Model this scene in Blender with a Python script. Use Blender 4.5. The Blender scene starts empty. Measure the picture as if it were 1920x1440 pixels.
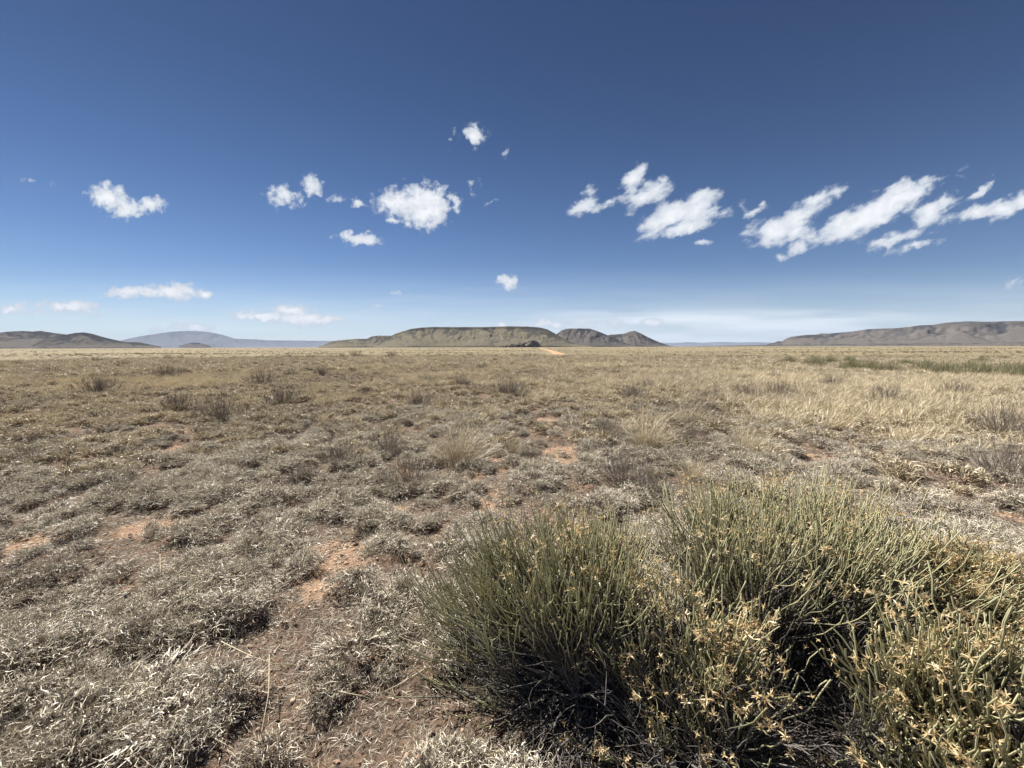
import bpy, math, random
import numpy as np
from mathutils import Vector, Matrix, Euler

R = math.radians
rng = np.random.default_rng(7)
random.seed(7)
scene = bpy.context.scene
COL = scene.collection

# ------------------------------------------------------------------ camera
FPX, CX, CY = 805.0, 960.0, 720.0          # focal length in pixels of the 1920x1440 frame
CAM_H, PITCH, ROLL = 1.0, R(4.95), R(-0.16)
cam_d = bpy.data.cameras.new("camera")
cam = bpy.data.objects.new("camera", cam_d)
COL.objects.link(cam)
cam_d.sensor_fit = 'HORIZONTAL'
cam_d.sensor_width = 36.0
cam_d.lens = 36.0 * FPX / 1920.0
cam_d.clip_start, cam_d.clip_end = 0.02, 200000.0
cam.location = (0, 0, CAM_H)
CM = Matrix.Rotation(R(90) - PITCH, 3, 'X') @ Matrix.Rotation(ROLL, 3, 'Z')
cam.rotation_euler = CM.to_euler()
scene.camera = cam
CMN = np.array(CM)

def ray(px, py):
    d = CMN @ np.array([(px - CX) / FPX, -(py - CY) / FPX, -1.0])
    return d / np.linalg.norm(d)
def P(px, py, h=0.0):                        # point of height h seen at a pixel
    d = ray(px, py); t = (h - CAM_H) / d[2]
    return np.array([d[0]*t, d[1]*t, h])
def PD(px, py, dist):                        # point at horizontal distance dist along a pixel's ray
    d = ray(px, py); t = dist / math.hypot(d[0], d[1])
    return np.array([d[0]*t, d[1]*t, CAM_H + d[2]*t])

# ------------------------------------------------------------------ sun, sky
SUN_AZ, SUN_EL = R(-48), R(52)               # azimuth from +Y (view) towards +X
sdir = Vector((math.sin(SUN_AZ)*math.cos(SUN_EL), math.cos(SUN_AZ)*math.cos(SUN_EL), math.sin(SUN_EL)))
sl = bpy.data.lights.new("sun", 'SUN'); sl.energy = 5.0; sl.angle = R(0.53); sl.color = (1.0, 0.95, 0.87)
so = bpy.data.objects.new("sun", sl); COL.objects.link(so)
so.rotation_euler = sdir.to_track_quat('Z', 'Y').to_euler(); so.location = (-30, 20, 60)

vs = scene.view_settings
vs.view_transform = 'Standard'; vs.look = 'None'; vs.gamma = 1.0; vs.exposure = 1.05; vs.use_curve_mapping = False
cy = scene.cycles
cy.max_bounces = 8; cy.diffuse_bounces = 3; cy.glossy_bounces = 2; cy.transmission_bounces = 6
cy.transparent_max_bounces = 8; cy.volume_bounces = 0
cy.caustics_reflective = False; cy.caustics_refractive = False
cy.use_denoising = True; cy.denoiser = 'OPENIMAGEDENOISE'; cy.denoising_prefilter = 'ACCURATE'; cy.denoising_input_passes = 'RGB_ALBEDO_NORMAL'

class NT:
    """small node-tree builder"""
    def __init__(s, tree): s.t = tree; s.n = tree.nodes; s.l = tree.links
    def new(s, t, **kw):
        n = s.n.new(t)
        for k, v in kw.items(): setattr(n, k, v)
        return n
    def put(s, sock, v):
        if v is None: return
        if isinstance(v, bpy.types.NodeSocket): s.l.new(v, sock)
        else: sock.default_value = v
    def math(s, op, a, b=None, c=None, clamp=False):
        n = s.new('ShaderNodeMath', operation=op); n.use_clamp = clamp
        s.put(n.inputs[0], a); s.put(n.inputs[1], b); s.put(n.inputs[2], c)
        return n.outputs[0]
    def vmath(s, op, a, b=None, scale=None):
        n = s.new('ShaderNodeVectorMath', operation=op)
        s.put(n.inputs[0], a); s.put(n.inputs[1], b)
        if scale is not None: s.put(n.inputs['Scale'], scale)
        return n.outputs['Value'] if op in ('LENGTH', 'DOT_PRODUCT', 'DISTANCE') else n.outputs[0]
    def ramp(s, v, a, b, lo=0.0, hi=1.0, smooth=True):
        n = s.new('ShaderNodeMapRange'); n.interpolation_type = 'SMOOTHSTEP' if smooth else 'LINEAR'
        s.put(n.inputs['Value'], v); n.inputs['From Min'].default_value = a; n.inputs['From Max'].default_value = b
        n.inputs['To Min'].default_value = lo; n.inputs['To Max'].default_value = hi
        return n.outputs[0]
    def noise(s, vec, scale, detail=4, rough=0.55, dims='3D', lac=2.0, dist=0.0, color=False):
        n = s.new('ShaderNodeTexNoise', noise_dimensions=dims)
        s.put(n.inputs['Vector'], vec); n.inputs['Scale'].default_value = scale
        n.inputs['Detail'].default_value = detail; n.inputs['Roughness'].default_value = rough
        n.inputs['Lacunarity'].default_value = lac; n.inputs['Distortion'].default_value = dist
        return n.outputs['Color'] if color else n.outputs[0]
    def mix(s, f, a, b, blend='MIX'):
        n = s.new('ShaderNodeMix', data_type='RGBA', blend_type=blend)
        s.put(n.inputs[0], f)
        for i, v in ((6, a), (7, b)):
            if isinstance(v, (tuple, list)): v = (*v[:3], 1.0)
            s.put(n.inputs[i], v)
        return n.outputs[2]

world = bpy.data.worlds.new("World"); scene.world = world; world.use_nodes = True
def build_world():
    w = NT(world.node_tree); w.n.clear()
    out = w.new('ShaderNodeOutputWorld'); bg = w.new('ShaderNodeBackground')
    sky = w.new('ShaderNodeTexSky', sky_type='NISHITA')
    sky.sun_disc = False; sky.sun_elevation = SUN_EL; sky.sun_rotation = SUN_AZ
    sky.altitude = 2300; sky.air_density = 1.0; sky.dust_density = 0.25; sky.ozone_density = 2.2
    STR = 0.05
    bg.inputs['Strength'].default_value = STR
    tc = w.new('ShaderNodeTexCoord')
    sep = w.new('ShaderNodeSeparateXYZ'); w.l.new(tc.outputs['Generated'], sep.inputs[0])
    fy = w.math('MAXIMUM', sep.outputs[1], 0.02)
    u = w.math('DIVIDE', sep.outputs[0], fy); v = w.math('DIVIDE', sep.outputs[2], fy)
    comb = w.new('ShaderNodeCombineXYZ'); w.put(comb.inputs[0], u); w.put(comb.inputs[1], v)
    uv = comb.outputs[0]
    # ragged edges: the cloud outlines are bent by noise before they are measured
    w1 = w.vmath('SUBTRACT', w.noise(uv, 16, 3, 0.6, color=True), (0.5, 0.5, 0.5))
    w2 = w.vmath('SUBTRACT', w.noise(uv, 60, 3, 0.65, color=True), (0.5, 0.5, 0.5))
    wv = w.vmath('ADD', uv, w.vmath('SCALE', w1, scale=0.030))
    wv = w.vmath('ADD', wv, w.vmath('SCALE', w2, scale=0.016))
    def uvp(px, py):
        d = ray(px, py); return d[0]/d[1], d[2]/d[1]
    C = [  # px, py, half width, half height, tilt, weight
        (205,370,38,22,-18,1),(240,391,34,18,0,1),(276,388,32,16,5,1),
        (533,367,35,20,-10,.8),(585,350,19,23,10,.85),(57,337,10,9,0,.3),(100,348,11,6,-10,.35),(628,376,10,8,0,.3),
        (250,549,46,11,0,1.1),(290,549,40,11,0,1.1),(325,546,46,17,-5,1.2),(381,551,20,9,-15,.95),(132,577,58,14,-4,1.2),(24,580,36,11,0,.95),(70,585,34,7,0,.65),
        (490,594,66,11,-4,1.2),(560,599,80,12,-3,1.2),(610,601,44,9,0,1.0),(548,583,40,13,-2,1.2),(360,613,42,9,0,1.0),(298,616,20,7,0,.8),(257,571,14,4,-5,.4),
        (889,253,18,20,10,1),(848,257,14,13,40,.42),(847,290,12,7,-20,.33),
        (746,381,43,26,-8,1.15),(788,375,48,28,6,1.2),(790,400,37,30,0,1.15),(808,388,32,32,20,1.15),(737,412,12,8,0,.8),
        (671,382,12,11,-35,.9),(856,383,9,12,0,.75),(884,344,11,15,-10,.45),(921,380,10,4,28,.38),(951,283,4,11,-20,.33),
        (676,446,42,12,-2,1),(950,530,20,15,5,.95),(743,550,8,5,0,.5),(712,571,7,5,0,.6),(679,584,12,5,0,.5),(702,586,10,5,0,.42),
        (731,589,10,5,0,.5),(804,584,7,6,20,.7),(680,599,8,5,0,.5),(771,583,8,4,0,.35),(837,512,5,4,0,.3),
        (943,610,20,7,0,1.0),(1017,608,20,9,0,1.1),(1042,610,18,9,0,1.1),(1100,606,28,11,0,.9),(1155,608,28,10,0,1.0),(1225,604,28,7,0,1.0),
        (1097,386,30,14,22,.95),(1104,358,10,14,-20,.6),(1145,379,38,10,25,.85),(1187,338,28,18,48,.95),
        (1205,374,42,15,28,.95),(1243,338,16,11,20,.8),(1234,356,28,21,30,.9),
        (1235,420,46,19,22,1.05),(1262,400,48,24,28,1.05),(1308,392,48,27,34,1.1),(1278,428,56,14,14,1),
        (1358,394,18,14,0,.55),(1394,388,10,16,20,.5),(1412,396,28,7,25,.65),(1429,380,10,9,0,.6),(1319,455,19,6,8,.6),
        (1460,432,58,24,8,1.15),(1490,412,60,20,24,1.1),(1535,374,50,14,25,.95),(1518,438,26,16,10,.8),(1500,463,20,15,15,.9),
        (1600,418,88,23,26,1.2),(1660,388,86,27,29,1.25),(1712,362,50,20,36,1.1),(1755,338,38,8,20,.6),(1790,332,18,4,-5,.4),
        (1672,449,62,15,14,.95),(1712,461,50,11,10,.8),(1745,440,30,8,20,.5),
        (1747,398,36,22,30,.85),(1770,380,26,15,30,.7),(1825,402,62,14,14,.85),(1885,388,44,19,16,1.1),(1915,380,26,16,10,1.1),
        (1843,353,26,7,35,.7),(1796,360,9,7,30,.45),(1462,481,11,6,0,.5),(1905,533,14,8,0,.25),
    ]
    field = None
    for ic, (px, py, hw, hh, tilt, wt) in enumerate(C):
        if ic % 8 == 7: wv = w.vmath('ADD', wv, w.vmath('SCALE', (1e-7, 1e-7, 0), scale=field))   # keeps the shader evaluation sequential
        cu, cv = uvp(px, py)
        if wt < .6: wt *= .72
        m = w.new('ShaderNodeMapping', vector_type='TEXTURE')
        w.l.new(wv, m.inputs[0])
        m.inputs['Location'].default_value = (cu, cv, 0)
        m.inputs['Rotation'].default_value = (0, 0, R(tilt))
        k = 1.33
        m.inputs['Scale'].default_value = (k*hw/FPX, k*hh/FPX, 1)
        ln = w.vmath('LENGTH', m.outputs[0])
        f = w.math('MULTIPLY_ADD', ln, -wt, wt)
        field = f if field is None else w.math('SMOOTH_MAX', field, f, 0.12)
    # wispy erosion, finer streaks leaning up to the right as the wind drew them
    mp = w.new('ShaderNodeMapping', vector_type='TEXTURE'); w.l.new(uv, mp.inputs[0])
    mp.inputs['Rotation'].default_value = (0, 0, R(28)); mp.inputs['Scale'].default_value = (2.1, 1, 1)
    e1 = w.noise(mp.outputs[0], 38, 9, 0.61, dist=0.3)
    e0 = w.noise(uv, 52, 8, 0.60, dist=0.2)
    mf = w.ramp(u, 0.02, 0.16)
    e1 = w.math('ADD', w.math('MULTIPLY', e1, mf), w.math('MULTIPLY', e0, w.math('SUBTRACT', 1.0, mf)))
    e2 = w.noise(uv, 11, 4, 0.5)
    er = w.math('MULTIPLY_ADD', e1, 1.75, -0.91)
    er2 = w.math('MULTIPLY_ADD', e2, 0.7, -0.35)
    dens = w.math('ADD', w.math('ADD', field, er), er2)
    alpha = w.ramp(dens, 0.07, 0.58)
    thick = w.ramp(dens, 0.35, 1.05)
    front = w.math('GREATER_THAN', sep.outputs[1], 0.021)
    alpha = w.math('MULTIPLY', alpha, front)
    # thin veil of high cloud low on the right and streaks near the horizon
    st = w.new('ShaderNodeMapping', vector_type='TEXTURE'); w.l.new(uv, st.inputs[0]); st.inputs['Scale'].default_value = (1, 0.09, 1)
    sn = w.noise(st.outputs[0], 3.2, 6, 0.55, dist=0.2)
    vv = w.math('MULTIPLY', w.ramp(v, 0.14, 0.05), w.ramp(u, -0.25, 0.30))
    vv2 = w.math('MULTIPLY', w.ramp(v, 0.115, 0.06), w.ramp(u, 1.25, 0.55, 0.25, 1.0))
    veil = w.math('MULTIPLY', w.math('MULTIPLY', vv, vv2), w.ramp(sn, 0.25, 0.62, 0.25, 1.0))
    veil = w.math('MULTIPLY', w.math('MULTIPLY', veil, 1.0), front)
    veil_all = w.math('MULTIPLY', w.ramp(v, 0.20, 0.0), w.ramp(sn, 0.35, 0.7, 0.30, 0.50))
    veil = w.math('MAXIMUM', veil, w.math('MULTIPLY', veil_all, front))
    cval = 0.51/STR
    hsv = w.new('ShaderNodeHueSaturation'); w.l.new(sky.outputs[0], hsv.inputs['Color'])
    hsv.inputs['Hue'].default_value = 0.508; hsv.inputs['Saturation'].default_value = 1.20; w.l.new(w.ramp(sep.outputs[2], 0.0, 0.60, 0.84, 0.48), hsv.inputs['Value'])
    skc = hsv.outputs[0]
    wisp = (0.60*cval, 0.66*cval, 0.74*cval)
    full = (0.93*cval, 0.94*cval, 0.97*cval)
    grey = (0.66*cval, 0.69*cval, 0.75*cval)
    c1 = w.mix(veil, skc, (0.86*cval, 0.92*cval, 0.98*cval))
    sh = w.noise(wv, 34, 3, 0.5)
    body = w.mix(w.ramp(sh, 0.42, 0.62), full, grey)
    body = w.mix(w.math('MULTIPLY', w.ramp(sh, 0.3, 0.55), 0.4), body, full)
    cc = w.mix(thick, wisp, full)
    cc = w.mix(w.math('MULTIPLY', w.ramp(sh, 0.40, 0.68), 0.45), cc, grey)
    c2 = w.mix(w.math('MULTIPLY', alpha, 0.97), c1, cc)
    w.l.new(c2, bg.inputs['Color'])
    w.l.new(bg.outputs[0], out.inputs[0])
    world.cycles.sampling_method = 'MANUAL'; world.cycles.sample_map_resolution = 512
build_world()

# ------------------------------------------------------------------ helpers
def tag(o, label=None, cat=None, group=None, kind=None):
    if label: o['label'] = label
    if cat: o['category'] = cat
    if group: o['group'] = group
    if kind: o['kind'] = kind
    return o
def mesh_np(name, verts, quads=None, tris=None, smooth=True):
    me = bpy.data.meshes.new(name)
    verts = np.asarray(verts, dtype=np.float32).reshape(-1, 3)
    loops, starts = [], []
    n = 0
    if quads is not None and len(quads):
        q = np.asarray(quads, dtype=np.int32); loops.append(q.ravel()); starts.append(np.arange(len(q))*4); n = q.size
    if tris is not None and len(tris):
        t = np.asarray(tris, dtype=np.int32); loops.append(t.ravel()); starts.append(n + np.arange(len(t))*3)
    lo = np.concatenate(loops); st = np.concatenate(starts).astype(np.int32)
    me.vertices.add(len(verts)); me.vertices.foreach_set('co', verts.ravel())
    me.loops.add(len(lo)); me.loops.foreach_set('vertex_index', lo)
    me.polygons.add(len(st)); me.polygons.foreach_set('loop_start', st)
    me.update(calc_edges=True)
    me.polygons.foreach_set('use_smooth', np.full(len(st), smooth)); me.update()
    return me
def link(name, me, mat=None, parent=None):
    o = bpy.data.objects.new(name, me); COL.objects.link(o)
    if mat: me.materials.append(mat)
    if parent: o.parent = parent
    return o
def attr(me, name, vals):
    a = me.attributes.new(name, 'FLOAT', 'POINT'); a.data.foreach_set('value', np.asarray(vals, dtype=np.float32).ravel())
def nrm(v):
    return v / np.maximum(np.linalg.norm(v, axis=-1, keepdims=True), 1e-9)
def tubes(paths, rad, S=5):
    N, K, _ = paths.shape
    t = nrm(np.gradient(paths, axis=1))
    ref = nrm(rng.normal(size=(N, 1, 3)))
    u = nrm(np.cross(t, ref)); v = np.cross(t, u)
    a = np.arange(S)*2*np.pi/S
    ring = paths[:, :, None] + rad[:, :, None, None]*(u[:, :, None]*np.cos(a)[None, None, :, None] + v[:, :, None]*np.sin(a)[None, None, :, None])
    base = (np.arange(N)*K*S)[:, None, None]; k = (np.arange(K-1)*S)[None, :, None]; s = np.arange(S)[None, None]; s2 = (s+1) % S
    q = np.stack([base+k+s, base+k+s2, base+k+S+s2, base+k+S+s], -1).reshape(-1, 4)
    return ring.reshape(-1, 3), q
def ribbons(paths, wid, side):
    N, K, _ = paths.shape
    t = nrm(np.gradient(paths, axis=1))
    s = nrm(np.cross(t, side[:, None, :]))
    p = np.stack([paths - s*wid[:, :, None]*.5, paths + s*wid[:, :, None]*.5], 2)
    base = (np.arange(N)*K*2)[:, None]; k = (np.arange(K-1)*2)[None]
    q = np.stack([base+k, base+k+1, base+k+3, base+k+2], -1).reshape(-1, 4)
    return p.reshape(-1, 3), q
def join(parts):
    V, Q, n = [], [], 0
    for v, q in parts:
        V.append(v); Q.append(q + n); n += len(v)
    return np.concatenate(V), np.concatenate(Q)
# gradient noise in numpy
_perm = np.random.default_rng(3).permutation(4096).astype(np.int64)
def pnoise(x, y, seed=0):
    xi = np.floor(x).astype(np.int64); yi = np.floor(y).astype(np.int64)
    xf = x - xi; yf = y - yi
    def g(ix, iy, dx, dy):
        h = _perm[(_perm[(ix + seed*57) & 4095] + iy) & 4095]
        a = h*(2*np.pi/4096)*7.0
        return np.cos(a)*dx + np.sin(a)*dy
    u = xf*xf*xf*(xf*(xf*6-15)+10); v = yf*yf*yf*(yf*(yf*6-15)+10)
    a = g(xi, yi, xf, yf); b = g(xi+1, yi, xf-1, yf); c = g(xi, yi+1, xf, yf-1); d = g(xi+1, yi+1, xf-1, yf-1)
    return (a*(1-u)+b*u)*(1-v) + (c*(1-u)+d*u)*v
def fbm(x, y, f, octv=4, gain=.5, seed=0):
    r = 0; a = 1; s = 0
    for i in range(octv):
        r = r + a*pnoise(x*f + 13.7*i, y*f - 9.1*i, seed+i); s += a; a *= gain; f *= 2.03
    return r/s*1.6
def sstep(a, b, x):
    t = np.clip((x-a)/(b-a), 0, 1); return t*t*(3-2*t)

# bare soil patches seen in the photograph: pixel, half width, half height
BARE = [(310,985,95,32),(650,1040,75,55),(600,1090,60,35),(30,1030,45,35),(760,890,50,30),(860,905,55,22),(1050,850,60,22),(930,940,40,30),
        (1760,925,110,14),(1850,960,70,18),(1680,812,22,14),(130,830,50,14),
        (60,1400,70,40),(230,1110,60,25),(1020,790,50,9),(1545,862,40,8),(940,870,30,30),(720,960,40,22),
        (1100,1010,60,18),(330,840,40,8),(700,770,30,6),(1270,745,30,4),(90,1290,55,30)]
BP = []
for (bx, by, bw, bh) in BARE:
    c = P(bx, by); rx = abs(P(bx+bw, by)[0]-c[0]); ry = abs(P(bx, by-bh)[1]-P(bx, by+bh)[1])/2
    BP.append((c[0], c[1], rx, ry))
def bare_mask(x, y):
    wx = x + .16*fbm(x, y, 3.2, 4, .6, seed=40); wy = y + .20*fbm(x, y, 3.2, 4, .6, seed=50)
    m = np.zeros_like(x)
    for (cx_, cy_, rx, ry) in BP:
        d = np.sqrt(((wx-cx_)/rx)**2 + ((wy-cy_)/ry)**2)
        m = np.maximum(m, (1 - sstep(.30, 1.15, d))*(1 if cy_ < 2.2 else .75))
    return m
def mat_cover(x, y):                           # how much curly grass grows at a place
    n = fbm(x, y, 1.15, 3, seed=5)*.5 + fbm(x, y, 3.4, 2, seed=9)*.75
    sh = .03*(1-sstep(1.1, 2.6, np.hypot(x, y)))
    c = sstep(-.14, .12, n-sh)
    return np.clip(c*(1-bare_mask(x, y)*.93), 0, 1)
def dip(x, y):
    r = np.hypot(x, y)
    return -2.2*sstep(34, 125, r)
def height(x, y, fine=True):
    r = np.hypot(x, y)
    near = 1/(1+(r/9)**2)
    h = dip(x, y)
    h = h + .05*fbm(x, y, .35, 3, seed=20)*np.exp(-r/400)*sstep(.5, 3, r)
    h = h + .10*fbm(x, y, .045, 3, seed=23)*sstep(8, 30, r)*np.exp(-r/900)
    cov = mat_cover(x, y)
    h = h + .034*cov/(1+(r/14)**2)
    h = h + .016*fbm(x, y, 3.0, 3, seed=25)*near*(1-.6*bare_mask(x, y))
    if fine:
        n2 = fbm(x, y, 26, 3, .6, seed=30)
        h = h + (.009*(1-.75*bare_mask(x, y)) + .0015)*np.clip(1-r/5, 0, 1)*(np.abs(n2)*2.2-.5)
    return h
def gz(x, y): return float(height(np.array([float(x)]), np.array([float(y)]))[0])

# ------------------------------------------------------------------ materials
def new_mat(name):
    m = bpy.data.materials.new(name); m.use_nodes = True
    w = NT(m.node_tree); w.n.clear()
    out = w.new('ShaderNodeOutputMaterial')
    return m, w, out
def principled(w, out, color, rough=.8, spec=.3, normal=None):
    p = w.new('ShaderNodeBsdfPrincipled')
    w.put(p.inputs['Base Color'], (*color, 1) if isinstance(color, tuple) and len(color) == 3 else color)
    w.put(p.inputs['Roughness'], rough); p.inputs['Specular IOR Level'].default_value = spec
    if normal is not None: w.l.new(normal, p.inputs['Normal'])
    w.l.new(p.outputs[0], out.inputs[0]); return p

def ground_material():
    m, w, out = new_mat("dry_ground")
    geo = w.new('ShaderNodeNewGeometry'); pos = geo.outputs['Position']
    at = w.new('ShaderNodeAttribute', attribute_name='bare'); bare = at.outputs['Fac']
    af = w.new('ShaderNodeAttribute', attribute_name='veg'); veg = af.outputs['Fac']
    n1 = w.noise(pos, 9, 6, .6); n2 = w.noise(pos, 60, 5, .65); n3 = w.noise(pos, 220, 4, .6)
    soil = w.mix(w.ramp(n1, .35, .65), (.43, .285, .190), (.31, .200, .130))
    soil = w.mix(w.ramp(n2, .5, .72), soil, (.52, .38, .275))
    soil = w.mix(w.math('MULTIPLY', w.ramp(n3, .40, .25), .6), soil, (.17, .105, .072))
    crust = w.mix(w.ramp(n2, .35, .62), (.075, .056, .044), (.21, .155, .115))
    crust = w.mix(w.ramp(n3, .56, .70), crust, (.36, .30, .22))
    crust = w.mix(w.math('MULTIPLY', w.ramp(n1, .45, .62), .5), crust, (.26, .165, .11))
    nearc = w.mix(w.ramp(w.math('ADD', bare, w.math('MULTIPLY_ADD', n2, .5, -.25)), .25, .6), crust, soil)
    # the plain further out: dry grass with belts of darker scrub
    sx = w.new('ShaderNodeMapping'); w.l.new(pos, sx.inputs[0]); sx.inputs['Scale'].default_value = (.6, 1.4, 1)
    p1 = w.noise(sx.outputs[0], .02, 7, .6); p2 = w.noise(sx.outputs[0], .35, 5, .6); p3 = w.noise(pos, .004, 4, .5)
    far = w.mix(w.ramp(p2, .3, .7), (.185, .152, .093), (.30, .247, .152))
    far = w.mix(w.math('MULTIPLY', w.ramp(p1, .53, .64), .75), far, (.10, .098, .058))
    far = w.mix(w.math('MULTIPLY', w.ramp(p3, .45, .6), .45), far, (.24, .20, .145))
    farn = w.noise(pos, 1.3, 5, .6)
    far = w.mix(w.math('MULTIPLY', w.ramp(farn, .56, .68), .5), far, (.08, .075, .05))
    col = w.mix(veg, nearc, far)
    b = w.new('ShaderNodeBump'); b.inputs['Strength'].default_value = 1.0; b.inputs['Distance'].default_value = .022
    w.l.new(w.math('ADD', w.math('MULTIPLY', n2, .8), w.math('MULTIPLY', n3, .35)), b.inputs['Height'])
    principled(w, out, col, .95, .12, b.outputs[0])
    return m

def blade_material(name, cols, trans=.28, regional=None, foot=None):
    m, w, out = new_mat(name)
    oi = w.new('ShaderNodeObjectInfo'); geo = w.new('ShaderNodeNewGeometry')
    at = w.new('ShaderNodeAttribute', attribute_name='rnd')
    r1 = oi.outputs['Random']; r2 = at.outputs['Fac']
    base = w.mix(w.ramp(r2, 0, 1, smooth=False), cols[0], cols[1])
    base = w.mix(w.math('MULTIPLY', w.ramp(r1, .35, 1), .65), base, cols[2])
    if regional:
        n = w.noise(geo.outputs['Position'], regional[0], 3, .5)
        base = w.mix(w.math('MULTIPLY', w.ramp(n, .42, .62), regional[2]), base, regional[1])
    if foot:                                   # old brown leaf bases, coloured dark for extra shade contrast low in the tufts
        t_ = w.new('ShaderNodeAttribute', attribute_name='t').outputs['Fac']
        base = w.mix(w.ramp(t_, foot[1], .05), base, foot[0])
    d = w.new('ShaderNodeBsdfDiffuse'); w.l.new(base, d.inputs[0])
    t = w.new('ShaderNodeBsdfTranslucent'); w.l.new(base, t.inputs[0])
    mx = w.new('ShaderNodeMixShader'); mx.inputs[0].default_value = trans
    w.l.new(d.outputs[0], mx.inputs[1]); w.l.new(t.outputs[0], mx.inputs[2])
    g = w.new('ShaderNodeBsdfGlossy'); g.inputs['Roughness'].default_value = .45; g.inputs[0].default_value = (1, 1, 1, 1)
    m2 = w.new('ShaderNodeMixShader'); m2.inputs[0].default_value = .05
    w.l.new(mx.outputs[0], m2.inputs[1]); w.l.new(g.outputs[0], m2.inputs[2])
    w.l.new(m2.outputs[0], out.inputs[0])
    return m
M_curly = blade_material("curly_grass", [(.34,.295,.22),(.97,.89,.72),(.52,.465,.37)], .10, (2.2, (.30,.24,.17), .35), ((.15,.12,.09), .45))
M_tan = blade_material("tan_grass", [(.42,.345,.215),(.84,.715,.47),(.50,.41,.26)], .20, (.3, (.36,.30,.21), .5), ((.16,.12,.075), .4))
M_straw = blade_material("straw_stalk", [(.52,.43,.26),(.66,.58,.40),(.55,.47,.30)], .2)
M_twig = blade_material("dark_twigs", [(.13,.108,.09),(.32,.27,.22),(.21,.175,.145)], .02)
M_scrub = blade_material("far_scrub", [(.07,.068,.042),(.15,.14,.085),(.15,.125,.09)], .1)
M_gstem = blade_material("pale_green_twigs", [(.19,.185,.10),(.38,.36,.21),(.36,.32,.21)], .05)

# ------------------------------------------------------------------ ground
def build_ground():
    ra = np.concatenate([np.linspace(0.02, .55, 12)[:-1], .55*(12/.55)**np.linspace(0, 1, 420)[:-1], 12*(90000/12)**np.linspace(0, 1, 230)])
    n1, n2 = 820, 90
    a = np.concatenate([np.linspace(-R(68), R(68), n1, endpoint=False), np.linspace(R(68), 2*np.pi-R(68), n2, endpoint=False)])
    A, RR = np.meshgrid(a, ra)
    x = RR*np.sin(A); y = RR*np.cos(A)
    z = height(x.ravel(), y.ravel()).reshape(x.shape)
    nr, na = x.shape
    V = np.stack([x, y, z], -1).reshape(-1, 3)
    V = np.vstack([V, [[0, 0, z[0].mean()]]])
    i = np.arange(nr-1)[:, None]*na; j = np.arange(na)[None]; j2 = (j+1) % na
    q = np.stack([i+j, i+na+j, i+na+j2, i+j2], -1).reshape(-1, 4)
    c = nr*na
    t = np.stack([np.full(na, c), np.arange(na), (np.arange(na)+1) % na], -1)
    me = mesh_np("ground", V, q, t)
    r = np.hypot(V[:, 0], V[:, 1])
    attr(me, 'bare', bare_mask(V[:, 0], V[:, 1])); attr(me, 'veg', sstep(14, 45, r))
    o = link("ground", me, ground_material()); tag(o, kind='structure')
build_ground()

# ------------------------------------------------------------------ hills
def hill_material(name, tan, rock, seedoff=0.0, nscale=.004):
    m, w, out = new_mat(name)
    geo = w.new('ShaderNodeNewGeometry'); pos = geo.outputs['Position']
    rk = w.new('ShaderNodeAttribute', attribute_name='rock').outputs['Fac']
    n1 = w.noise(pos, nscale, 6, .6); n2 = w.noise(pos, nscale*7, 5, .65); n3 = w.noise(pos, nscale*25, 3, .6)
    f = w.math('ADD', rk, w.math('MULTIPLY_ADD', n1, 1.1, -.55))
    f = w.math('ADD', f, w.math('MULTIPLY_ADD', n2, .7, -.35))
    col = w.mix(w.ramp(f, .15, .75), tan, rock)
    col = w.mix(w.math('MULTIPLY', w.ramp(n3, .5, .66), .5), col, (rock[0]*.7, rock[1]*.72, rock[2]*.75))
    b = w.new('ShaderNodeBump'); b.inputs['Strength'].default_value = .6; b.inputs['Distance'].default_value = .12/nscale*.2
    w.l.new(n2, b.inputs['Height'])
    principled(w, out, col, 1.0, .05, b.outputs[0])
    return m
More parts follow.
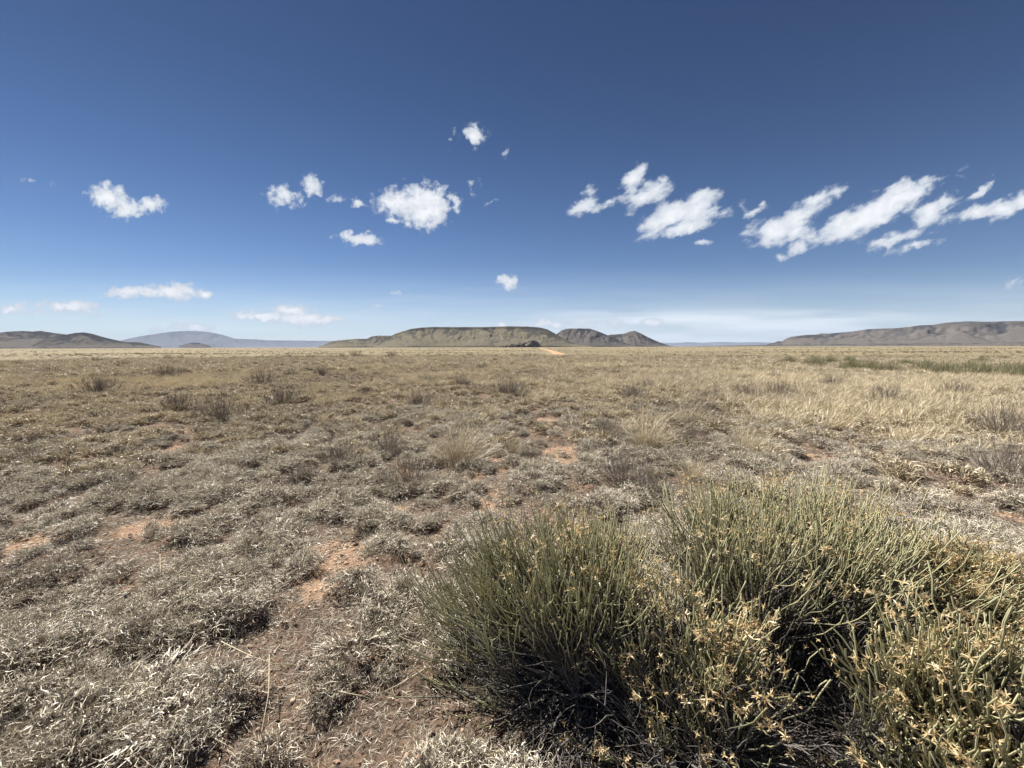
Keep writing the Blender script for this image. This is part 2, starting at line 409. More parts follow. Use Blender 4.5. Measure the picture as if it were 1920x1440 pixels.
def hill(name, sil, D, W, mat, flat=0.0, gul=.35, power=1.15, step=1.5, seed=0, basepx=None, cap=0.0, gfreq=30.0):
    """a hill whose skyline follows measured directions; it stands D metres off and is W metres deep"""
    sx = np.array([s[0] for s in sil], float); sy = np.array([s[1] for s in sil], float)
    n = int((sx[-1]-sx[0])/step)+1
    px = np.linspace(sx[0], sx[-1], n); py = np.interp(px, sx, sy)
    py = py + .35*fbm(px, px*0, .12, 3, seed=seed)*np.interp(py, [sy.min(), sy.max()], [1, .3])
    Dr = D + W*.5
    pts = np.array([PD(a, b, Dr) for a, b in zip(px, py)])
    az = np.arctan2(pts[:, 0], pts[:, 1]); H = np.maximum(pts[:, 2], 0)
    nf, nb = 56, 16
    rows = []; rock = []
    base = -14.0
    for k in range(nf+1):                      # front slope up to the rim
        s = k/nf
        g1 = np.abs(fbm(az*gfreq, np.full(n, s*1.2), 1.0, 4, .55, seed=seed+3))
        g2 = fbm(az*gfreq*.35, np.full(n, s*.7), 1.0, 3, seed=seed+9)
        sw = s + .16*g2*math.sin(math.pi*s)
        p = np.clip(sw, 0, 1)**power
        if cap: p = np.where(sw > 1-cap, p, p*.93)
        gm = gul*math.sin(math.pi*min(1, s*1.02))**.8
        z = H*(p*(1 - gm*(1-sstep(0, .35, g1)))) 
        spread = 1 - .5*(H/max(H.max(), 1))     # low ends are also shallow
        d = Dr - (1-s)*W*.5*(.35+.65*H/max(H.max(), 1))
        # never rise above the sight line of the rim
        lim = (H-CAM_H)/Dr*d*(.985 if k < nf else 1)+CAM_H
        z = np.minimum(z, lim)
        z = base*(1-sstep(0, .06, s)) + z*sstep(0, .06, s) if s < .06 else z
        rows.append(np.stack([d*np.sin(az), d*np.cos(az), np.maximum(z, base)], -1))
        rock.append(np.clip(.45*(1-sstep(0, .16, g1)) + .42*sstep(.50, 1, s+.35*g2) + .25*g2, 0, 1.4))
    for k in range(1, nb+1):
        s = k/nb
        d = Dr + s*W*(.5+flat)
        z = H*np.where(s < flat, 1-.06*s, 1-.06*flat-(1-.06*flat)*sstep(flat, 1, s)) + base*s
        z = np.minimum(z, (H-CAM_H)/Dr*d*.99+CAM_H)
        rows.append(np.stack([d*np.sin(az), d*np.cos(az), z], -1)); rock.append(np.full(n, .5))
    V = np.array(rows); nr = len(rows)
    i = np.arange(nr-1)[:, None]*n; j = np.arange(n-1)[None]
    q = np.stack([i+j, i+j+1, i+n+j+1, i+n+j], -1).reshape(-1, 4)
    me = mesh_np(name, V.reshape(-1, 3), q); attr(me, 'rock', np.array(rock))
    o = link(name, me, mat); tag(o, kind='structure'); return o
HM1 = hill_material("mesa_slopes", (.150,.132,.090), (.070,.063,.052), nscale=.006)
HM2 = hill_material("brown_hills", (.118,.104,.092), (.040,.039,.041), nscale=.004)
HM3 = hill_material("far_mountain", (.135,.135,.155), (.085,.088,.105), nscale=.0008)  # bluish, lightened colours carry part of the distance haze
hill("mesa", [(700,650),(706,647),(724,634.5),(742,625.5),(770,616.7),(790,614.2),(812,613),(848,613.3),(908,613.2),(954,611.7),(993,612.4),
              (1012,614),(1025,616.9),(1039,624.4),(1057,635),(1071,642),(1089,647.5),(1120,650.5)], 3600, 1100, HM1, flat=.5, gul=.18, power=1.0, seed=2, step=.9, cap=.03, gfreq=22)
hill("mesa_bench", [(596,650),(607,647),(620,641),(632,638.4),(667,635.4),(688,635.2),(696,631),(708,629.3),(735,629.4),(760,632),(790,640)], 5200, 900, HM1, flat=.5, gul=.3, power=.9, seed=12, step=1)
hill("butte", [(1010,648),(1030,636),(1043,627),(1053,619.5),(1062,616.2),(1085,615.8),(1106,616.3),(1117,619.5),(1138,628),(1160,638),(1180,646),(1195,650)], 5000, 900, HM2, flat=.4, gul=.2, power=1.05, seed=22, step=.9, gfreq=30)
hill("conical_hill", [(1105,645),(1125,632),(1145,627.5),(1160,626.5),(1170,625.6),(1181,621.4),(1190,620),(1202,625.3),(1212,630.5),(1223,636),(1237,642),(1256,648.5),(1275,651)], 5600, 900, HM2, flat=0, gul=.22, power=1.1, seed=32, step=.9, gfreq=30)
hill("brown_hill", [(-260,640),(-120,628),(-40,626),(0,623.5),(25,621),(42,620.5),(60,621.5),(77,620.4),(100,624),(127,627.5),(150,636),(180,646)], 6000, 1400, HM2, flat=0, gul=.25, seed=42, step=1.2, gfreq=16)
hill("rounded_hill", [(60,648),(85,634),(105,630),(127,627),(142,624),(158,623.2),(172,625.5),(190,631),(210,636),(232,640.5),(262,642),(285,646.5),(302,650)], 5400, 900, HM2, flat=0, gul=.25, seed=52, step=1.2, gfreq=20)
hill("low_hill", [(335,648.5),(350,644.5),(360,642.4),(372,642.6),(384,645.5),(396,648.5)], 12000, 700, HM2, flat=.2, gul=.2, seed=55, step=1)
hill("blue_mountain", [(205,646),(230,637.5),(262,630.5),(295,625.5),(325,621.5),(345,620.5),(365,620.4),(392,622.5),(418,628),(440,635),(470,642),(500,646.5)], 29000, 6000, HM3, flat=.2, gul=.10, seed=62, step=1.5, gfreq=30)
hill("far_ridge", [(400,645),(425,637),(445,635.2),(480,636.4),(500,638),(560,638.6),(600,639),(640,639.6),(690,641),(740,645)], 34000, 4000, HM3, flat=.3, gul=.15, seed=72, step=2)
hill("long_mountain", [(1425,650.5),(1440,645),(1450,643),(1458,639.5),(1466,640),(1475,634.5),(1484,631.2),(1500,629.2),(1513,628),(1532,627.2),(1540,625),(1552,625.5),
        (1575,623.6),(1594,622),(1612,619.4),(1629,616.9),(1650,616.2),(1683,615),(1705,612.8),(1725,610),(1748,609),(1771,605.3),(1790,603.8),(1814,602.4),(1840,603.1),(1860,603),(1890,602.2),(1930,601.5),(2050,603),(2250,612),(2500,640)],
        6200, 2600, HM2, flat=.4, gul=.30, power=.95, seed=82, step=1.1, gfreq=13)
hill("bajada", [(1230,653),(1300,649.5),(1380,647.5),(1440,646.5),(1520,646),(1640,645),(1780,643.5),(1930,642),(2200,642),(2500,650)], 5200, 900, HM2, flat=.5, gul=.12, power=.8, seed=92, step=2)
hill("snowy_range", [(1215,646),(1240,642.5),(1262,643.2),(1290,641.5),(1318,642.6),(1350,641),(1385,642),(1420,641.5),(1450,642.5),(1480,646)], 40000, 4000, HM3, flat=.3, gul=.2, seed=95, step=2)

# dirt track running away to the mesa
def track():
    m, w, out = new_mat("dirt_track")
    geo = w.new('ShaderNodeNewGeometry')
    n = w.noise(geo.outputs['Position'], .9, 5, .6)
    principled(w, out, w.mix(w.ramp(n, .3, .7), (.50,.31,.19), (.38,.23,.14)), .95, .1)
    t = np.linspace(0, 1, 60)**1.6
    x0, y0, x1, y1 = 15.5, 124.0, 97.0, 1500.0
    cx_ = x0 + (x1-x0)*t + 2.0*np.sin(t*9); cy_ = y0 + (y1-y0)*t
    d = nrm(np.stack([np.gradient(cx_), np.gradient(cy_)], -1)); s = np.stack([d[:, 1], -d[:, 0]], -1)
    V = []
    for k, off in enumerate((-2.3, -1.1, -.2, .9, 2.3)):
        jx = .35*fbm(cy_, cy_*0+k, .05, 3, seed=5) if k in (0, 4) else 0
        X = cx_ + s[:, 0]*(off+jx); Y = cy_ + s[:, 1]*(off+jx)
        V.append(np.stack([X, Y, height(X, Y) + (.06 if k in (1, 3) else .09)], -1))
    V = np.array(V); n_ = len(t)
    i = np.arange(4)[:, None]*n_; j = np.arange(n_-1)[None]
    q = np.stack([i+j, i+j+1, i+n_+j+1, i+n_+j], -1).reshape(-1, 4)
    tag(link("dirt_track", mesh_np("dirt_track", V.reshape(-1, 3), q), m), kind='structure')
track()

# ------------------------------------------------------------------ grass tufts
def curl_paths(n, K, length, spread, up, curl, base_r, lean=(0, 0), kink=0):
    """n blades as polylines: start near the centre, rise, lean out and curl"""
    az = rng.uniform(0, 2*np.pi, n)
    L = length*rng.uniform(.55, 1.15, n)
    br = base_r*np.sqrt(rng.uniform(0, 1, n)); ba = az + rng.normal(0, .7, n)
    p0 = np.stack([br*np.cos(ba), br*np.sin(ba), np.zeros(n)-.006], -1)
    out = np.stack([np.cos(az), np.sin(az), np.zeros(n)], -1)
    upv = np.array([0, 0, 1.0]); side = np.cross(out, upv)
    th = np.clip(rng.normal(up, spread, n), .02, 1.5)       # angle from vertical
    cu = curl*rng.normal(1, .55, n); cs = curl*rng.normal(0, .55, n)
    P_ = [p0]; ds = L/(K-1); ph = np.zeros(n); cur = th.copy()
    for k in range(K-1):
        dirv = upv[None]*np.cos(cur)[:, None] + (out*np.cos(ph)[:, None] + side*np.sin(ph)[:, None])*np.sin(cur)[:, None]
        dirv = dirv + np.array([lean[0], lean[1], 0])[None]*(k/(K-1))
        P_.append(P_[-1] + nrm(dirv)*ds[:, None])
        cur = cur + cu/(K-1)*(.4+1.2*k/(K-1)); ph = ph + cs/(K-1)
    p = np.stack(P_, 1)
    if kink: p[:, 1:] += np.cumsum(rng.normal(0, kink, p[:, 1:].shape), axis=1)
    p[:, :, 2] = np.maximum(p[:, :, 2], .001 + rng.uniform(0, .006, (n, 1)))
    return p
def tuft_mesh(name, mat, n, K, length, spread, up, curl, base_r, w0, lean=(0, 0), flat=0, kink=0):
    p = curl_paths(n, K, length, spread, up, curl, base_r, lean, kink)
    wd = w0*rng.uniform(.5, 1.25, (n, 1))*np.array([1 - .85*(k/(K-1))**1.6 for k in range(K)])[None]
    v, q = ribbons(p, wd, nrm(rng.normal(size=(n, 3)) + np.array([0, 0, .4])))
    me = mesh_np(name, v, q)
    attr(me, 'rnd', np.repeat(rng.uniform(0, 1, n), K*2)); attr(me, 't', np.tile(np.repeat(np.linspace(0, 1, K), 2), n))
    me.materials.append(mat); return me
def lib(name, meshes):
    c = bpy.data.collections.new(name)
    for i, me in enumerate(meshes):
        o = bpy.data.objects.new("%s_%02d" % (name, i), me); c.objects.link(o)
    return c
def scatter(name, coll, pts, rot, scl, idx):
    me = bpy.data.meshes.new(name); me.vertices.add(len(pts)); me.vertices.foreach_set('co', np.asarray(pts, dtype=np.float32).ravel())
    a = me.attributes.new('rot', 'FLOAT_VECTOR', 'POINT'); a.data.foreach_set('vector', np.asarray(rot, dtype=np.float32).ravel())
    a = me.attributes.new('scl', 'FLOAT_VECTOR', 'POINT'); a.data.foreach_set('vector', np.asarray(scl, dtype=np.float32).ravel())
    a = me.attributes.new('idx', 'INT', 'POINT'); a.data.foreach_set('value', np.asarray(idx, dtype=np.int32))
    me.update()
    o = bpy.data.objects.new(name, me); COL.objects.link(o)
    g = bpy.data.node_groups.new(name + "_nodes", 'GeometryNodeTree'); g.is_modifier = True
    g.interface.new_socket('Geometry', in_out='INPUT', socket_type='NodeSocketGeometry')
    g.interface.new_socket('Geometry', in_out='OUTPUT', socket_type='NodeSocketGeometry')
    N = g.nodes; L = g.links
    gi = N.new('NodeGroupInput'); go = N.new('NodeGroupOutput'); ip = N.new('GeometryNodeInstanceOnPoints')
    ci = N.new('GeometryNodeCollectionInfo'); ci.inputs['Collection'].default_value = coll
    ci.inputs['Separate Children'].default_value = True; ci.inputs['Reset Children'].default_value = True
    def na(nm, dt):
        n = N.new('GeometryNodeInputNamedAttribute'); n.data_type = dt; n.inputs['Name'].default_value = nm
        return n.outputs[0]
    er = N.new('FunctionNodeEulerToRotation')
    L.new(gi.outputs[0], ip.inputs['Points']); L.new(ci.outputs[0], ip.inputs['Instance'])
    ip.inputs['Pick Instance'].default_value = True
    L.new(na('idx', 'INT'), ip.inputs['Instance Index'])
    L.new(na('rot', 'FLOAT_VECTOR'), er.inputs[0]); L.new(er.outputs[0], ip.inputs['Rotation'])
    L.new(na('scl', 'FLOAT_VECTOR'), ip.inputs['Scale'])
    L.new(ip.outputs[0], go.inputs[0])
    md = o.modifiers.new("scatter", 'NODES'); md.node_group = g
    return o
def sector(n, r0, r1, half, power=1.0):
    u = rng.uniform(0, 1, n)
    r = np.sqrt(r0*r0 + (r1*r1-r0*r0)*u) if power == 1 else r0*(r1/r0)**u
    a = rng.uniform(-half, half, n)
    return r*np.sin(a), r*np.cos(a)
def lay(name, coll, ncoll, x, y, s, squash=None, tilt=.12, spin=True, label=None, zoff=0.0):
    n = len(x)
    z = height(x, y) + zoff
    rz = rng.uniform(0, 2*np.pi, n) if spin else rng.normal(0, .35, n)
    rot = np.stack([rng.normal(0, tilt, n), rng.normal(0, tilt, n), rz], -1)
    if np.ndim(s) == 1: s = np.stack([s, s, s*(squash if squash is not None else 1)], -1)
    o = scatter(name, coll, np.stack([x, y, z], -1), rot, s, rng.integers(0, ncoll, n))
    tag(o, label, 'grass', kind='stuff'); return o

ROOTS = {'A': P(1115,1330), 'B': P(1440,1300), 'C': P(1290,1450), 'D': P(1830,1520), 'E': P(1790,1190)}
def clear_of_bushes(x, y, rad=.17):
    k = np.ones(len(x), bool)
    for c in ROOTS.values(): k &= np.hypot(x-c[0], y-c[1]) > rad
    return k

# near: grey curly mats made of rounded clumps with bare gaps between them
def clump_mesh(name, mat, n, K, Rc, dome, length, curl, w0, kink):
    p = curl_paths(n, K, length, .40, .55, curl, Rc, (0, 0), kink)
    r0 = np.hypot(p[:, 0, 0], p[:, 0, 1])
    lift = dome*np.clip(1-(r0/(Rc*1.05))**2, 0, 1)**.8
    ang = np.arctan2(p[:, 0, 1], p[:, 0, 0]); bulge = 1 + .25*np.sin(ang*2+rng.uniform(0, 6)) + .18*np.sin(ang*3+rng.uniform(0, 6))
    p[:, :, :2] *= bulge[:, None, None]
    p[:, 1:, 2] += lift[:, None]; p[:, 0, 2] += lift*.5
    wd = w0*rng.uniform(.45, 1.35, (n, 1))*np.array([1 - .8*(k/(K-1))**1.8 for k in range(K)])[None]
    v, q = ribbons(p, wd, nrm(rng.normal(size=(n, 3)) + np.array([0, 0, .4])))
    me = mesh_np(name, v, q); attr(me, 'rnd', np.repeat(rng.uniform(0, 1, n)**1.3, K*2)); attr(me, 't', np.tile(np.repeat(np.linspace(0, 1, K), 2), n)); me.materials.append(mat); return me
def poisson(x, y, cell, jit=.85):
    """thin candidate points to about one per cell"""
    kx = np.floor(x/cell).astype(int); ky = np.floor(y/cell).astype(int)
    _, ix = np.unique(kx*100003+ky, return_index=True); return ix
near = [clump_mesh("curly_clump", M_curly, 330, 10, rng.uniform(.045, .07), rng.uniform(.024, .042), rng.uniform(.05, .075), rng.uniform(3.0, 5.5), .0025, .0028) for _ in range(9)]
cN = lib("curly_clump", near)
x, y = sector(60000, .45, 8.5, R(68)); ix = poisson(x, y, .088); x, y = x[ix], y[ix]
cov = mat_cover(x, y); k = (rng.uniform(0, 1, len(x)) < (.86*cov + .10)*(1-sstep(3.8, 8.5, np.hypot(x, y)))) & clear_of_bushes(x, y)
x, y, cov = x[k], y[k], cov[k]
lay("curly_grass", cN, len(near), x, y, rng.uniform(.55, 1.2, len(x))*(.55+.55*cov), rng.uniform(.8, 1.25, len(x)), .14, label="rounded clumps of short curled grey dry grass over brown soil")
near2 = [tuft_mesh("curly_tuft", M_curly, 34, 10, rng.uniform(.06, .10), .45, .8, rng.uniform(3.0, 7.0), .03, .0030, kink=.0035) for _ in range(6)]
cN2 = lib("curly_tuft", near2)
x, y = sector(7000, .45, 5.2, R(75)); cov = mat_cover(x, y); k = (rng.uniform(0, 1, len(x)) < cov*.5+.12) & clear_of_bushes(x, y); x, y = x[k], y[k]
lay("sparse_grass", cN2, len(near2), x, y, rng.uniform(.4, 1.1, len(x)), None, .25, label="small stray tufts of curled dry grass")
# litter: loose dead blades lying flat everywhere near
lit = [tuft_mesh("litter", M_curly, 44, 5, .040, .12, 1.42, .9, .10, .0015) for _ in range(6)]
cL = lib("litter", lit)
x, y = sector(9000, .45, 4.5, R(75)); k = rng.uniform(0, 1, len(x)) < 1-.85*bare_mask(x, y); x, y = x[k], y[k]
lay("grass_litter", cL, len(lit), x, y, rng.uniform(.6, 1.1, len(x)), None, .1, label="loose dead grass blades lying flat on the soil")
# middle distance
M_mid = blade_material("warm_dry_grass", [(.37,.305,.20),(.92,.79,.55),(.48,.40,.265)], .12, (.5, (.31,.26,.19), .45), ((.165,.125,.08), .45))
mid = [clump_mesh("mid_clump", M_mid, 210, 7, rng.uniform(.07, .11), rng.uniform(.045, .075), rng.uniform(.08, .115), rng.uniform(2.2, 3.6), .0050, .004) for _ in range(8)]
cM = lib("mid_clump", mid)
x, y = sector(100000, 3.6, 22, R(64)); ix = poisson(x, y, .155); x, y = x[ix], y[ix]
cov = sstep(-.30, .10, fbm(x, y, .9, 3, seed=5)*.6 + fbm(x, y, 3.2, 2, seed=9)*.6)*(1-bare_mask(x, y)); k = rng.uniform(0, 1, len(x)) < (cov*.82+.05)*sstep(3.2, 7.5, np.hypot(x, y))
x, y, cov = x[k], y[k], cov[k]
lay("middle_grass", cM, len(mid), x, y, rng.uniform(.6, 1.25, len(x))*(.6+.5*cov), rng.uniform(.7, 1.2, len(x)), .14, label="rounded tan tufts of dry grass across the middle ground")
# wind-combed tan grass, leaning to the right, thicker on the right and further out
tan_t = [tuft_mesh("tan_tuft", M_tan, 50, 7, rng.uniform(.24, .36), .22, .30, .55, .06, .0055, lean=(1.0, .1)) for _ in range(6)]
cT = lib("tan_tuft", tan_t)
def tan_cov(x, y):
    r = np.hypot(x, y); n = fbm(x, y, .22, 3, seed=61) + .5*fbm(x, y, 1.1, 2, seed=65)
    rightness = sstep(-.35, .7, x/np.maximum(y, .1))
    return sstep(.24, .78, n + .72*sstep(3, 11, r)*(.16+.84*rightness) + .16*sstep(10, 22, r))
x, y = sector(34000, 2.6, 24, R(62)); c = tan_cov(x, y)*(1-bare_mask(x, y)); k = rng.uniform(0, 1, len(x)) < c*.85; x, y = x[k], y[k]
lay("tan_grass", cT, len(tan_t), x, y, rng.uniform(.45, 1.05, len(x)), rng.uniform(.6, .95, len(x)), .12, spin=False, label="fine tan grass combed over by the wind")
M_far = blade_material("distant_straw", [(.30,.245,.15),(.58,.49,.32),(.36,.30,.19)], .25, (.05, (.24,.20,.13), .7))
forb = [tuft_mesh("forb", M_twig, 60, 5, .15, .40, .55, .6, .05, .0034) for _ in range(5)]
cB = lib("forb", forb)
x, y = sector(8000, 4.0, 34, R(62), 2); k = (rng.uniform(0, 1, len(x)) < sstep(-.25, .45, fbm(x, y, .5, 3, seed=97))) & (bare_mask(x, y) < .5); x, y = x[k], y[k]; r = np.hypot(x, y)
lay("low_forbs", cB, 5, x, y, rng.uniform(.4, 1.0, len(x))*(.8+.025*r), rng.uniform(.6, 1.0, len(x)), .15, label="grey brown dead forbs mixed through the grass")
far_t = [tuft_mesh("far_tuft", M_far, 44, 4, .26, .35, .5, .9, .22, .014, lean=(.35, 0)) for _ in range(5)]
cF = lib("far_tuft", far_t)
x, y = sector(110000, 19, 52, R(60)); ix = poisson(x, y, .36); x, y = x[ix], y[ix]
cov = sstep(-.35, .05, fbm(x, y, .35, 3, seed=15)*.6 + fbm(x, y, 1.4, 2, seed=19)*.6); k = rng.uniform(0, 1, len(x)) < cov*.85+.05; x, y, cov = x[k], y[k], cov[k]
lay("outer_grass", cM, len(mid), x, y, rng.uniform(1.6, 2.6, len(x))*(.6+.5*cov), rng.uniform(.6, 1.0, len(x)), .1, label="tan grass clumps out to the crest of the plain")
x, y = sector(60000, 17, 75, R(60)); c = sstep(-.2, .35, fbm(x, y, .25, 3, seed=71)); k = rng.uniform(0, 1, len(x)) < c*.6+.05+.35*sstep(40, 60, np.hypot(x, y)); x, y = x[k], y[k]
r = np.hypot(x, y)
lay("distant_grass", cF, len(far_t), x, y, rng.uniform(.5, 1.0, len(x))*(1+.006*r), rng.uniform(.5, .9, len(x)), .1, label="straw coloured grass towards the crest of the plain")
x, y = sector(45000, 70, 420, R(60), 2); c = sstep(-.4, .3, fbm(x, y, .03, 3, seed=75)); k = rng.uniform(0, 1, len(x)) < c*.9+.1; x, y = x[k], y[k]
k = ~((np.abs(x - (15.5+(y-124)*.0592)) < 4.5)); x, y = x[k], y[k]
lay("plain_grass", cF, len(far_t), x, y, rng.uniform(1.2, 2.6, len(x)), rng.uniform(.3, .6, len(x)), .1, label="pale grass covering the low plain before the mesa")
# belts of dark low scrub far out
scr = [tuft_mesh("scrub_tuft", M_scrub, 70, 4, .34, .5, .6, .9, .16, .016) for _ in range(4)]
cS = lib("scrub_tuft", scr)
x, y = sector(48000, 38, 1500, R(60), 2)
c = sstep(.02, .35, fbm(x*.4, y, .012, 3, seed=81) + .3*fbm(x*.4, y, .06, 2, seed=85)); k = (rng.uniform(0, 1, len(x)) < c*.8+.03) & (np.abs(x-(15.5+(y-124)*.0592)) > 5); x, y = x[k], y[k]
lay("far_scrub", cS, len(scr), x, y, rng.uniform(.8, 1.8, len(x))*(1+np.hypot(x, y)/900), rng.uniform(.6, .9, len(x)), .1, label="dark low scrub scattered in belts over the far plain")

# ------------------------------------------------------------------ pebbles and clods
def blob_mesh(name, mat, r, seed, rough=.3):
    me = bpy.data.meshes.new(name)
    import bmesh
    bm = bmesh.new(); bmesh.ops.create_icosphere(bm, subdivisions=2, radius=r)
    rr = np.random.default_rng(seed); sc = rr.uniform(.6, 1.2, 3); sc[2] *= .6; o = rr.uniform(0, 50, 3)
    for v in bm.verts:
        from mathutils import noise
        n = noise.noise(Vector(v.co)/r*1.1 + Vector(o)) + .5*noise.noise(Vector(v.co)/r*2.6 + Vector(o))
        v.co *= 1 + rough*n
        v.co = Vector((v.co.x*sc[0], v.co.y*sc[1], v.co.z*sc[2]))
    bm.to_mesh(me); bm.free(); me.materials.append(mat)
    me.polygons.foreach_set('use_smooth', np.full(len(me.polygons), rough < .35))
    return me
def stone_mat(name, a, b):
    m, w, out = new_mat(name); oi = w.new('ShaderNodeObjectInfo'); tc = w.new('ShaderNodeTexCoord')
    n = w.noise(tc.outputs['Object'], 120, 4, .6)
    c = w.mix(w.ramp(oi.outputs['Random'], 0, 1, smooth=False), a, b)
    c = w.mix(w.math('MULTIPLY', w.ramp(n, .45, .65), .4), c, (a[0]*.6, a[1]*.55, a[2]*.5))
    principled(w, out, c, .9, .2); return m
M_peb = stone_mat("pebbles", (.42,.29,.20), (.66,.56,.43)); M_clod = stone_mat("soil_clods", (.13,.092,.068), (.30,.205,.145))
cP = lib("pebble", [blob_mesh("pebble", M_peb, .006, i, .3) for i in range(8)])
x, y = sector(110000, .5, 6.5, R(72)); b_ = bare_mask(x, y); k = rng.uniform(0, 1, len(x)) < b_*.9+.10; x, y = x[k], y[k]
s = .45+rng.exponential(.35, len(x)); s = np.clip(s, .4, 2.6)
o = lay("pebbles", cP, 8, x, y, s, None, .5, label="small pale stones strewn over bare orange soil", zoff=.001); o['category'] = 'gravel'
cC = lib("clod", [blob_mesh("clod", M_clod, .009, 50+i, .75) for i in range(8)])
x, y = sector(85000, .5, 5, R(75)); b_ = bare_mask(x, y); k = rng.uniform(0, 1, len(x)) < (1-b_)*.6*(.25+sstep(-.1, .3, fbm(x, y, 3, 2, seed=91)))+.01; x, y = x[k], y[k]
s = np.clip(.30+rng.exponential(.28, len(x)), .25, 2.0)
o = lay("soil_clods", cC, 8, x, y, s, None, .5, label="dark crumbled clods of soil between the grass mats"); o['category'] = 'soil'

# ------------------------------------------------------------------ jointfir shrubs in front
def bez(P0, P1, P2, P3, K, t0=None):
    t = np.linspace(0, 1, K)[None, :, None]
    return (1-t)**3*P0[:, None] + 3*(1-t)**2*t*P1[:, None] + 3*(1-t)*t*t*P2[:, None] + t**3*P3[:, None]
def stem_material():
    m, w, out = new_mat("green_jointed_stem")
    rnd = w.new('ShaderNodeAttribute', attribute_name='rnd').outputs['Fac']
    al = w.new('ShaderNodeAttribute', attribute_name='along').outputs['Fac']
    geo = w.new('ShaderNodeNewGeometry')
    n = w.noise(geo.outputs['Position'], 160, 3, .6)
    g = w.mix(rnd, (.205,.205,.095), (.43,.405,.225))
    g = w.mix(w.ramp(al, .56, .90), (.088,.078,.068), g)
    g = w.mix(w.math('MULTIPLY', w.ramp(al, .82, 1.0), .75), g, (.56,.52,.32))
    g = w.mix(w.math('MULTIPLY', w.ramp(n, .58, .68), .55), g, (.46,.43,.33))
    principled(w, out, g, .50, .42); return m
def wood_material():
    m, w, out = new_mat("grey_woody_stem")
    rnd = w.new('ShaderNodeAttribute', attribute_name='rnd').outputs['Fac']; geo = w.new('ShaderNodeNewGeometry')
    n = w.noise(geo.outputs['Position'], 120, 4, .65)
    c = w.mix(rnd, (.052,.046,.042), (.165,.148,.135))
    c = w.mix(w.ramp(n, .45, .68), c, (.23,.205,.185))
    b = w.new('ShaderNodeBump'); b.inputs['Strength'].default_value = .7; b.inputs['Distance'].default_value = .002; w.l.new(n, b.inputs['Height'])
    principled(w, out, c, .85, .25, b.outputs[0]); return m
M_stem, M_wood = stem_material(), wood_material()
M_star = blade_material("dry_bract", [(.40,.27,.12),(.74,.60,.34),(.54,.39,.19)], .32)

def star_cloud(centers, dirs, size):
    """dry star-shaped bracts: each a whorl of 5-9 thin pointed scales"""
    P3, Wd, Sd = [], [], []
    for c, d, s in zip(centers, dirs, size):
        n = rng.integers(6, 11)
        a = rng.uniform(0, 2*np.pi) + np.arange(n)*2*np.pi/n + rng.normal(0, .3, n)
        d = d/np.linalg.norm(d)
        u = np.cross(d, [0.3, .2, 1]); u /= np.linalg.norm(u); v = np.cross(d, u)
        el = rng.normal(.35, .45, n); L = s*rng.uniform(.6, 1.15, n)
        out = (u[None]*np.cos(a)[:, None] + v[None]*np.sin(a)[:, None])*np.cos(el)[:, None] + d[None]*np.sin(el)[:, None]
        bend = rng.normal(-.15, .3, n)[:, None]*d[None]
        t = np.array([0, .35, .7, 1.0])[None, :, None]
        p = c[None, None] + out[:, None]*(t*L[:, None, None]) + bend[:, None]*(t*t*L[:, None, None])
        P3.append(p); Wd.append(np.tile(np.array([.16, .20, .13, .02]), (n, 1))*L[:, None]); Sd.append(nrm(np.tile(d, (n, 1)) + rng.normal(0, .25, (n, 3))))
    P3 = np.concatenate(P3); v, q = ribbons(P3, np.concatenate(Wd), np.concatenate(Sd))
    return v, q, np.repeat(rng.uniform(0, 1, len(P3)), 8)

